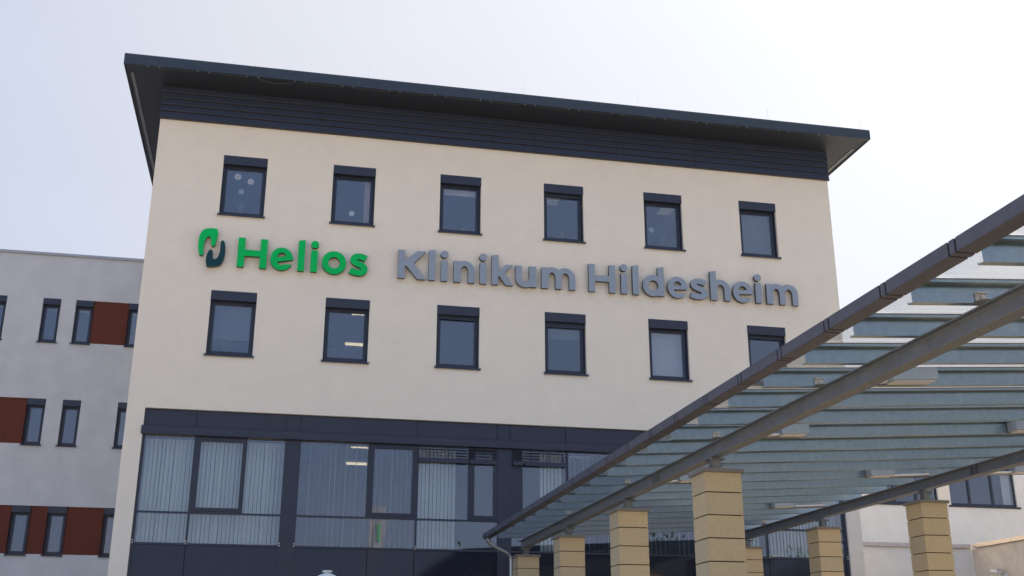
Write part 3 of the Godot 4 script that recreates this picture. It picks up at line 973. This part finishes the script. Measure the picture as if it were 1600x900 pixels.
func signs() -> void:
	var base := 10.40
	var z := 0.085
	var g := thing("facade_sign", Vector3(-0.2, base, z), "bright green raised lettering with a two part leaf emblem on the cream wall", "sign")
	for t in [["H", -1.292, 0.663], ["e", -0.545, 0.515], ["l", 0.079, 0.15], ["i", 0.378, 0.156], ["o", 0.638, 0.562], ["s", 1.271, 0.445]]:
		add_letter(g, t, base, z, true)
	var e1 := [[0.552, 0.437], [0.518, 0.623], [0.514, 0.781], [0.537, 0.925], [0.592, 1.033], [0.667, 1.075], [0.766, 1.091], [0.881, 1.089], [0.92, 1.061], [0.932, 0.974], [0.921, 0.878], [0.902, 0.765], [0.881, 0.676], [0.84, 0.652], [0.801, 0.693], [0.79, 0.819], [0.764, 0.873], [0.729, 0.889], [0.693, 0.859], [0.657, 0.777], [0.637, 0.68], [0.637, 0.57], [0.638, 0.436], [0.597, 0.412]]
	var e2 := [[0.712, 0.277], [0.72, 0.388], [0.74, 0.484], [0.76, 0.54], [0.797, 0.567], [0.839, 0.546], [0.854, 0.493], [0.853, 0.382], [0.873, 0.35], [0.917, 0.34], [0.964, 0.375], [0.993, 0.456], [1.011, 0.584], [1.007, 0.758], [1.042, 0.811], [1.087, 0.788], [1.117, 0.687], [1.124, 0.561], [1.118, 0.419], [1.085, 0.291], [1.035, 0.209], [0.945, 0.174], [0.833, 0.154], [0.748, 0.158]]
	for e in [[e1, M.green_paint], [e2, M.teal_paint]]:
		var pts := []
		for p in e[0]:
			pts.append(Vector2(p[0], p[1]))
		pts.append(pts[0])
		var poly := smooth(pts, 4)
		poly.remove_at(poly.size() - 1)
		put(g, "emblem_leaf", letter_mesh([poly], [], e[1], M.letter_edge), null, Transform3D(Basis(), Vector3(-2.70, 10.2, z)))
	var k := thing("facade_sign", Vector3(7.5, base, z), "long blue grey raised lettering of two words on the cream wall", "sign")
	for t in [["K", 2.426, 0.655], ["l", 3.155, 0.156], ["i", 3.453, 0.156], ["n", 3.758, 0.505], ["i", 4.397, 0.156], ["k", 4.689, 0.525], ["u", 5.272, 0.515], ["m", 5.922, 0.845], ["H", 7.112, 0.677], ["i", 7.938, 0.156], ["l", 8.236, 0.156], ["d", 8.496, 0.556], ["e", 9.144, 0.52], ["s", 9.724, 0.48], ["h", 10.275, 0.52], ["e", 10.872, 0.525], ["i", 11.482, 0.156], ["m", 11.78, 0.85]]:
		add_letter(k, t, base, z, false)

func add_letter(parent: Node3D, t: Array, base: float, z: float, green: bool) -> void:
	var g := glyph(t[0], t[2], green)
	var polys := glyph_polys(g[0], g[1], t[2])
	var m := letter_mesh(polys, g[1], M.green_paint if green else M.grey_paint, M.green_return if green else M.letter_edge)
	put(parent, "letter", m, null, Transform3D(Basis(), Vector3(t[1], base, z)))

# ---------------------------------------------------------------- small things
func star(n: int, r: float, inner: float) -> PackedVector2Array:
	var p := PackedVector2Array()
	for k in n * 2:
		var a := TAU * k / (n * 2)
		var q := r if k % 2 == 0 else inner
		p.append(Vector2(cos(a), sin(a)) * q)
	return p

func paper(x: float, y: float, r: float, pts: int, m: Material, label: String) -> void:
	var t := thing("paper_flower", Vector3(x, y, -0.185), label, "decoration", "paper decorations stuck to the window panes")
	put(t, "petals", prism(star(pts, r, r * 0.62), -0.001, 0.001), m, Transform3D(Basis(), Vector3(x, y, -0.185)))
	put(t, "centre", prism(ell(0, 0, r * 0.28, r * 0.28), -0.001, 0.001), M.paper_yellow, Transform3D(Basis(), Vector3(x, y, -0.1825)))

func plant(x: float, y: float, h: float, n: int, label: String) -> void:
	var t := thing("potted_plant", Vector3(x, y, -0.42), label, "plant", "potted plants on the inner window sills")
	var ps := start()
	add_tube(ps, [Vector3(0, 0, 0), Vector3(0, 0.10, 0)], [0.045, 0.06], 12)
	put(t, "pot", ps.commit(), M.pot_clay, Transform3D(Basis(), Vector3(x, y, -0.42)))
	for k in n:
		var a := TAU * k / n + rng.randf() * 0.6
		var lean := rng.randf_range(0.15, 0.5)
		var hh := h * rng.randf_range(0.7, 1.0)
		var st := start()
		var pts := []
		for s in 6:
			var u := s / 5.0
			pts.append(Vector3(cos(a) * lean * h * u * u, 0.1 + hh * u, sin(a) * lean * h * u * u * 0.5))
		add_tube(st, pts, [0.008, 0.014, 0.02, 0.02, 0.013, 0.003], 6)
		put(t, "leaf", st.commit(), M.plant_leaf, Transform3D(Basis(), Vector3(x, y, -0.42)))

func ceiling_light(x: float, y: float, z: float, w: float, label: String) -> void:
	var t := thing("ceiling_light", Vector3(x, y, z), label, "ceiling light", "lit tubes on the ceilings of the rooms")
	box(t, "housing", M.white_plastic, x - w / 2, x + w / 2, y + 0.03, y + 0.09, z - 0.10, z + 0.10)
	box(t, "tube", M.lamp_tube, x - w / 2 + 0.02, x + w / 2 - 0.02, y - 0.01, y + 0.029, z - 0.07, z + 0.07)
	area_light(t, Vector2(w - 0.04, 0.14), 0.25)

func louvre_light(x0: float, x1: float, y: float, z0: float, z1: float, label: String) -> void:
	var c := Vector3((x0 + x1) / 2, y, (z0 + z1) / 2)
	var t := thing("louvre_light", c, label, "ceiling light", "square louvre lights on the ceilings of the rooms")
	box(t, "grid", M.room_white, x0, x1, y, y + 0.03, z0, z1)
	var st := start()
	for i in 6:
		for j in 4:
			var x := lerpf(x0, x1, (i + 0.5) / 6.0)
			var z := lerpf(z0, z1, (j + 0.5) / 4.0)
			add_box(st, Vector3(x - 0.014, y - 0.008, z - 0.02), Vector3(x + 0.014, y - 0.002, z + 0.02))
	put(t, "glowing_cells", st.commit(), M.lamp_cell).set_meta("kind", "stuff")
	area_light(t, Vector2(x1 - x0, z1 - z0), 0.012)

func area_light(t: Node3D, size: Vector2, energy: float) -> void:
	var l := AreaLight3D.new()
	l.name = "tube_light"
	t.add_child(l)
	l.area_size = size
	l.light_energy = energy
	l.light_color = Color(1.0, 0.93, 0.80)
	l.area_range = 12.0
	l.shadow_enabled = true
	l.position = Vector3(0, -0.02, 0)
	l.rotation.x = -PI / 2.0

func small_things() -> void:
	paper(WX[0] + 0.35, 12.78, 0.10, 14, M.paper, "round white paper flower, upper one on the pane nearest the roof's far corner")
	paper(WX[0] + 0.66, 12.68, 0.095, 8, M.paper, "white paper snowflake with a yellow centre on the same pane as two discs")
	paper(WX[0] + 0.46, 12.40, 0.085, 16, M.paper_blue, "pale blue paper blossom with two leaves low on the window above the emblem")
	paper(WX[1] + 0.50, 12.07, 0.085, 6, M.paper, "white paper star low on the top floor window beside a pink curtain")
	paper(WX[4] + 0.25, 12.28, 0.085, 16, M.paper_blue, "pale blue paper disc on the top floor window with a leafy plant")
	plant(WX[0] + 0.47, 11.78, 0.42, 5, "leafy plant on the sill of the top floor window nearest the emblem")
	plant(WX[2] + 0.62, 11.78, 0.20, 9, "low round plant on the sill of the third top floor window")
	plant(WX[3] + 0.55, 11.78, 0.36, 7, "bushy plant on the sill of the fourth top floor window")
	plant(WX[4] + 0.62, 11.78, 0.42, 7, "tall leafy plant on the sill of the fifth top floor window")
	plant(WX[0] + 0.35, 8.38, 0.45, 6, "upright plant on the sill of the window below the emblem")
	ceiling_light(2.12, 10.27, -2.5, 1.2, "lit ceiling tube near the pane of the window under the green lettering")
	ceiling_light(2.14, 10.27, -5.4, 1.2, "lit ceiling tube deeper in the room under the green lettering")
	ceiling_light(1.96, 6.80, -2.35, 0.6, "small lit ceiling panel near the pane in the glazed first floor")
	ceiling_light(1.99, 6.80, -4.75, 0.6, "small lit ceiling panel deeper inside the glazed first floor")
	louvre_light(9.75, 10.2, 13.62, -2.2, -1.72, "square louvre light glinting in the fifth top floor window")
	louvre_light(6.5, 6.9, 13.62, -2.2, -1.65, "square louvre light glinting in the fourth top floor window")
	louvre_light(7.55, 8.15, 7.03, -3.9, -3.1, "square louvre light on the first floor ceiling beside the gutter")
	# parasol on the forecourt, only its tip reaches into the picture
	var px := Vector3(0.79, 0, 8.0)
	var p := thing("parasol", px, "open white parasol whose pointed top shows before the dark spandrel panels", "parasol")
	put(p, "pole", tube([px, px + Vector3(0, 2.93, 0)], 0.024, 10), M.bare_metal)
	put(p, "base", tube([px + Vector3(0, 0.0, 0), px + Vector3(0, 0.08, 0)], 0.30, 20), M.concrete)
	for k in 8:
		var a0 := TAU * k / 8.0
		var a1 := TAU * (k + 1) / 8.0
		var st := start()
		var prof := [[0.05, 2.955], [0.17, 2.90], [0.6, 2.74], [1.1, 2.56], [1.55, 2.40]]
		for s in prof.size() - 1:
			var q0: Array = prof[s]
			var q1: Array = prof[s + 1]
			var v := [Vector3(cos(a0) * q0[0], q0[1], sin(a0) * q0[0]), Vector3(cos(a1) * q0[0], q0[1], sin(a1) * q0[0]), Vector3(cos(a1) * q1[0], q1[1], sin(a1) * q1[0]), Vector3(cos(a0) * q1[0], q1[1], sin(a0) * q1[0])]
			var n: Vector3 = ((v[1] as Vector3) - v[0]).cross((v[3] as Vector3) - v[0]).normalized()
			if n.y < 0:
				n = -n
			quad(st, v[0], v[1], v[2], v[3], n)
			var dn := Vector3(0, -0.004, 0)
			quad(st, v[0] + dn, v[1] + dn, v[2] + dn, v[3] + dn, -n)
		put(p, "canopy_panel", st.commit(), M.parasol_cloth, Transform3D(Basis(), px))
		put(p, "rib", tube([px + Vector3(0, 2.93, 0), px + Vector3(cos(a0) * 1.53, 2.385, sin(a0) * 1.53)], 0.008, 6), M.bare_metal)
	put(p, "finial", tube([px + Vector3(0, 2.94, 0), px + Vector3(0, 2.972, 0)], 0.045, 14), M.parasol_cloth)
	put(p, "finial_cap", tube([px + Vector3(0, 2.973, 0), px + Vector3(0, 2.992, 0)], 0.072, 16), M.white_plastic)

# what the glazing mirrors from across the forecourt
func flag(x: float, z: float, top: float, h: float, w: float, label: String) -> void:
	var t := thing("flag", Vector3(x, 0, z), label, "flag", "flags across the forecourt")
	put(t, "pole", tube([Vector3(x, 0, z), Vector3(x, top + 0.5, z)], 0.04, 10), M.bare_metal)
	var st := start()
	var nx := 8
	var ny := 20
	for i in nx:
		for j in ny:
			var v := []
			for q in [[0, 0], [1, 0], [1, 1], [0, 1]]:
				var u: float = (i + q[0]) / float(nx)
				var s: float = (j + q[1]) / float(ny)
				v.append(Vector3(0.06 + u * w * (1.0 - 0.35 * s), top - s * h - 0.25 * u * s, 0.07 * sin(u * 6.0 + s * 4.0) * (0.3 + s)))
			var n: Vector3 = ((v[1] as Vector3) - v[0]).cross((v[3] as Vector3) - v[0]).normalized()
			quad(st, v[0], v[1], v[2], v[3], -n)
	put(t, "cloth", st.commit(), M.flag_cloth, Transform3D(Basis(), Vector3(x, 0, z)))
	for side in [-1.0, 1.0]:
		var tm := TextMesh.new()
		tm.text = "Helios"
		var f := SystemFont.new()
		f.font_names = PackedStringArray(["Droid Sans"])
		f.font_weight = 700
		tm.font = f
		tm.font_size = 40
		tm.pixel_size = 0.0075
		tm.depth = 0.004
		var b := Basis(Vector3(0, 0, 1), PI / 2) if side > 0 else Basis(Vector3.UP, PI) * Basis(Vector3(0, 0, 1), PI / 2)
		put(t, "lettering", tm, M.green_paint, Transform3D(b, Vector3(x + 0.06 + w * 0.42, top - h * 0.55, z + side * 0.11)))

func tree(x: float, z: float, h: float, label: String, sd: int) -> void:
	rng.seed = sd
	var t := thing("broadleaf_tree", Vector3(x, 0, z), label, "tree", "trees across the forecourt")
	var st := start()
	add_tube(st, [Vector3(0, 0, 0), Vector3(0.05, h * 0.2, 0), Vector3(0.0, h * 0.45, 0.1), Vector3(0.1, h * 0.75, 0)], [0.26, 0.2, 0.15, 0.05], 10)
	var tips := []
	for k in 11:
		var a := TAU * k / 11.0 + rng.randf()
		var y0 := h * rng.randf_range(0.22, 0.6)
		var l := h * rng.randf_range(0.22, 0.38)
		var tip := Vector3(cos(a) * l, y0 + l * 0.7, sin(a) * l)
		add_tube(st, [Vector3(0, y0, 0), Vector3(cos(a) * l * 0.5, y0 + l * 0.25, sin(a) * l * 0.5), tip], [0.09, 0.06, 0.02], 6)
		tips.append(tip)
		tips.append(tip * 0.75 + Vector3(0, h * 0.14, 0))
	tips.append(Vector3(0.1, h * 0.85, 0))
	put(t, "trunk", st.commit(), M.bark, Transform3D(Basis(), Vector3(x, 0, z)))
	var lf := start()
	for tip in tips:
		for k in 150:
			var d := Vector3(rng.randfn(), rng.randfn(), rng.randfn()) * h * 0.075
			var c: Vector3 = tip + d
			var u := Vector3(rng.randfn(), rng.randfn(), rng.randfn()).normalized() * 0.16
			var v := u.cross(Vector3(rng.randfn(), rng.randfn(), rng.randfn())).normalized() * 0.11
			quad(lf, c - u, c + v, c + u, c - v, u.cross(v).normalized())
	put(t, "crown", lf.commit(), M.tree_leaf, Transform3D(Basis(), Vector3(x, 0, z)))

func surroundings() -> void:
	flag(4.75, 34.0, 10.0, 2.9, 0.9, "white banner with green lettering mirrored in the dark glazing")
	flag(12.2, 36.0, 10.5, 2.9, 0.9, "white banner mirrored in the dark post above the gutter's end")
	var names := ["tall tree mirrored in the panels above the gutter's end", "bushy tree mirrored in the glazing under the canopy", "broad tree mirrored behind the canopy columns", "tree mirrored in the glazed corner beside the annex", "far tree mirrored at the edge of the glazed corner"]
	var xs := [13.5, 19.0, 24.5, 30.5, 36.5]
	for k in 5:
		tree(xs[k], 46.0 + (k % 2) * 1.5, 9.6 + 0.7 * (k % 3), names[k], 100 + k)

func _ready() -> void:
	rng.seed = 11
	set_camera()
	set_sky()
	make_materials()
	mat("coping_grey", lin(0.36, 0.37, 0.39), 0.5, 0.2, 0.1, 1.5, 0.02, 4, 0.0, 51)
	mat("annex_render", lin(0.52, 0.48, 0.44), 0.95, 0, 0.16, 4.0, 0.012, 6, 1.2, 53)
	mat("galvanised_light", lin(0.36, 0.42, 0.46), 0.5, 0.3, 0.06, 0.9, 0.02, 4, 0.0, 55)
	var gp := PlaneMesh.new()
	gp.size = Vector2(1200, 1200)
	var g := put(self, "ground", gp, M.paving, Transform3D(Basis(), Vector3(0, -0.002, 0)))
	g.set_meta("kind", "structure")
	mat("brown_pavers", lin(0.36, 0.265, 0.18), 0.9, 0, 0.25, 2.0, 0.03, 6, 1.0, 57)
	var dw := put(self, "driveway", box_mesh(Vector3(15.0, 0.03, 34.0)), M.brown_pavers, Transform3D(Basis(), Vector3(10.3, -0.01, 16.9)))
	dw.set_meta("kind", "structure")
	# vehicle lane that crosses under the wide bay of the canopy
	mat("asphalt", lin(0.06, 0.058, 0.056), 0.95, 0, 0.25, 2.0, 0.04, 6, 1.0, 58)
	mat("kerb_stone", lin(0.30, 0.29, 0.27), 0.9, 0, 0.15, 1.0, 0.04, 5, 0.6, 59)
	var road := put(self, "road", box_mesh(Vector3(60.0, 0.03, 6.2)), M.asphalt, Transform3D(Basis(), Vector3(32.0, -0.004, 16.1)))
	road.set_meta("kind", "structure")
	for kz in [12.93, 19.27]:
		var kb := put(self, "kerb", box_mesh(Vector3(60.0, 0.12, 0.12)), M.kerb_stone, Transform3D(Basis(), Vector3(32.0, 0.06, kz)))
		kb.set_meta("kind", "structure")
	main_building()
	left_wing()
	right_wing()
	annex()
	canopy()
	columns()
	strip_light(4, 5.82, 6.33, 5.33, "light box on the purlin nearest the viewer beside the gutter side beam")
	strip_light(7, 5.90, 6.26, 5.33, "light box above the tallest column beside the gutter side beam")
	strip_light(11, 5.90, 6.22, 5.33, "light box between the two nearest columns beside the gutter side beam")
	strip_light(7, 9.10, 9.52, 10.1, "light box by the inner beam at the picture's edge, nearest the viewer")
	strip_light(11, 9.06, 9.46, 10.1, "light box by the inner beam above the column before the white wing")
	strip_light(15, 9.06, 9.48, 10.1, "light box by the inner beam, farthest from the viewer")
	strip_light(11, 11.60, 12.2, 10.45, "light box outside the inner beam above the ribbon windows")
	signs()
	small_things()
	surroundings()
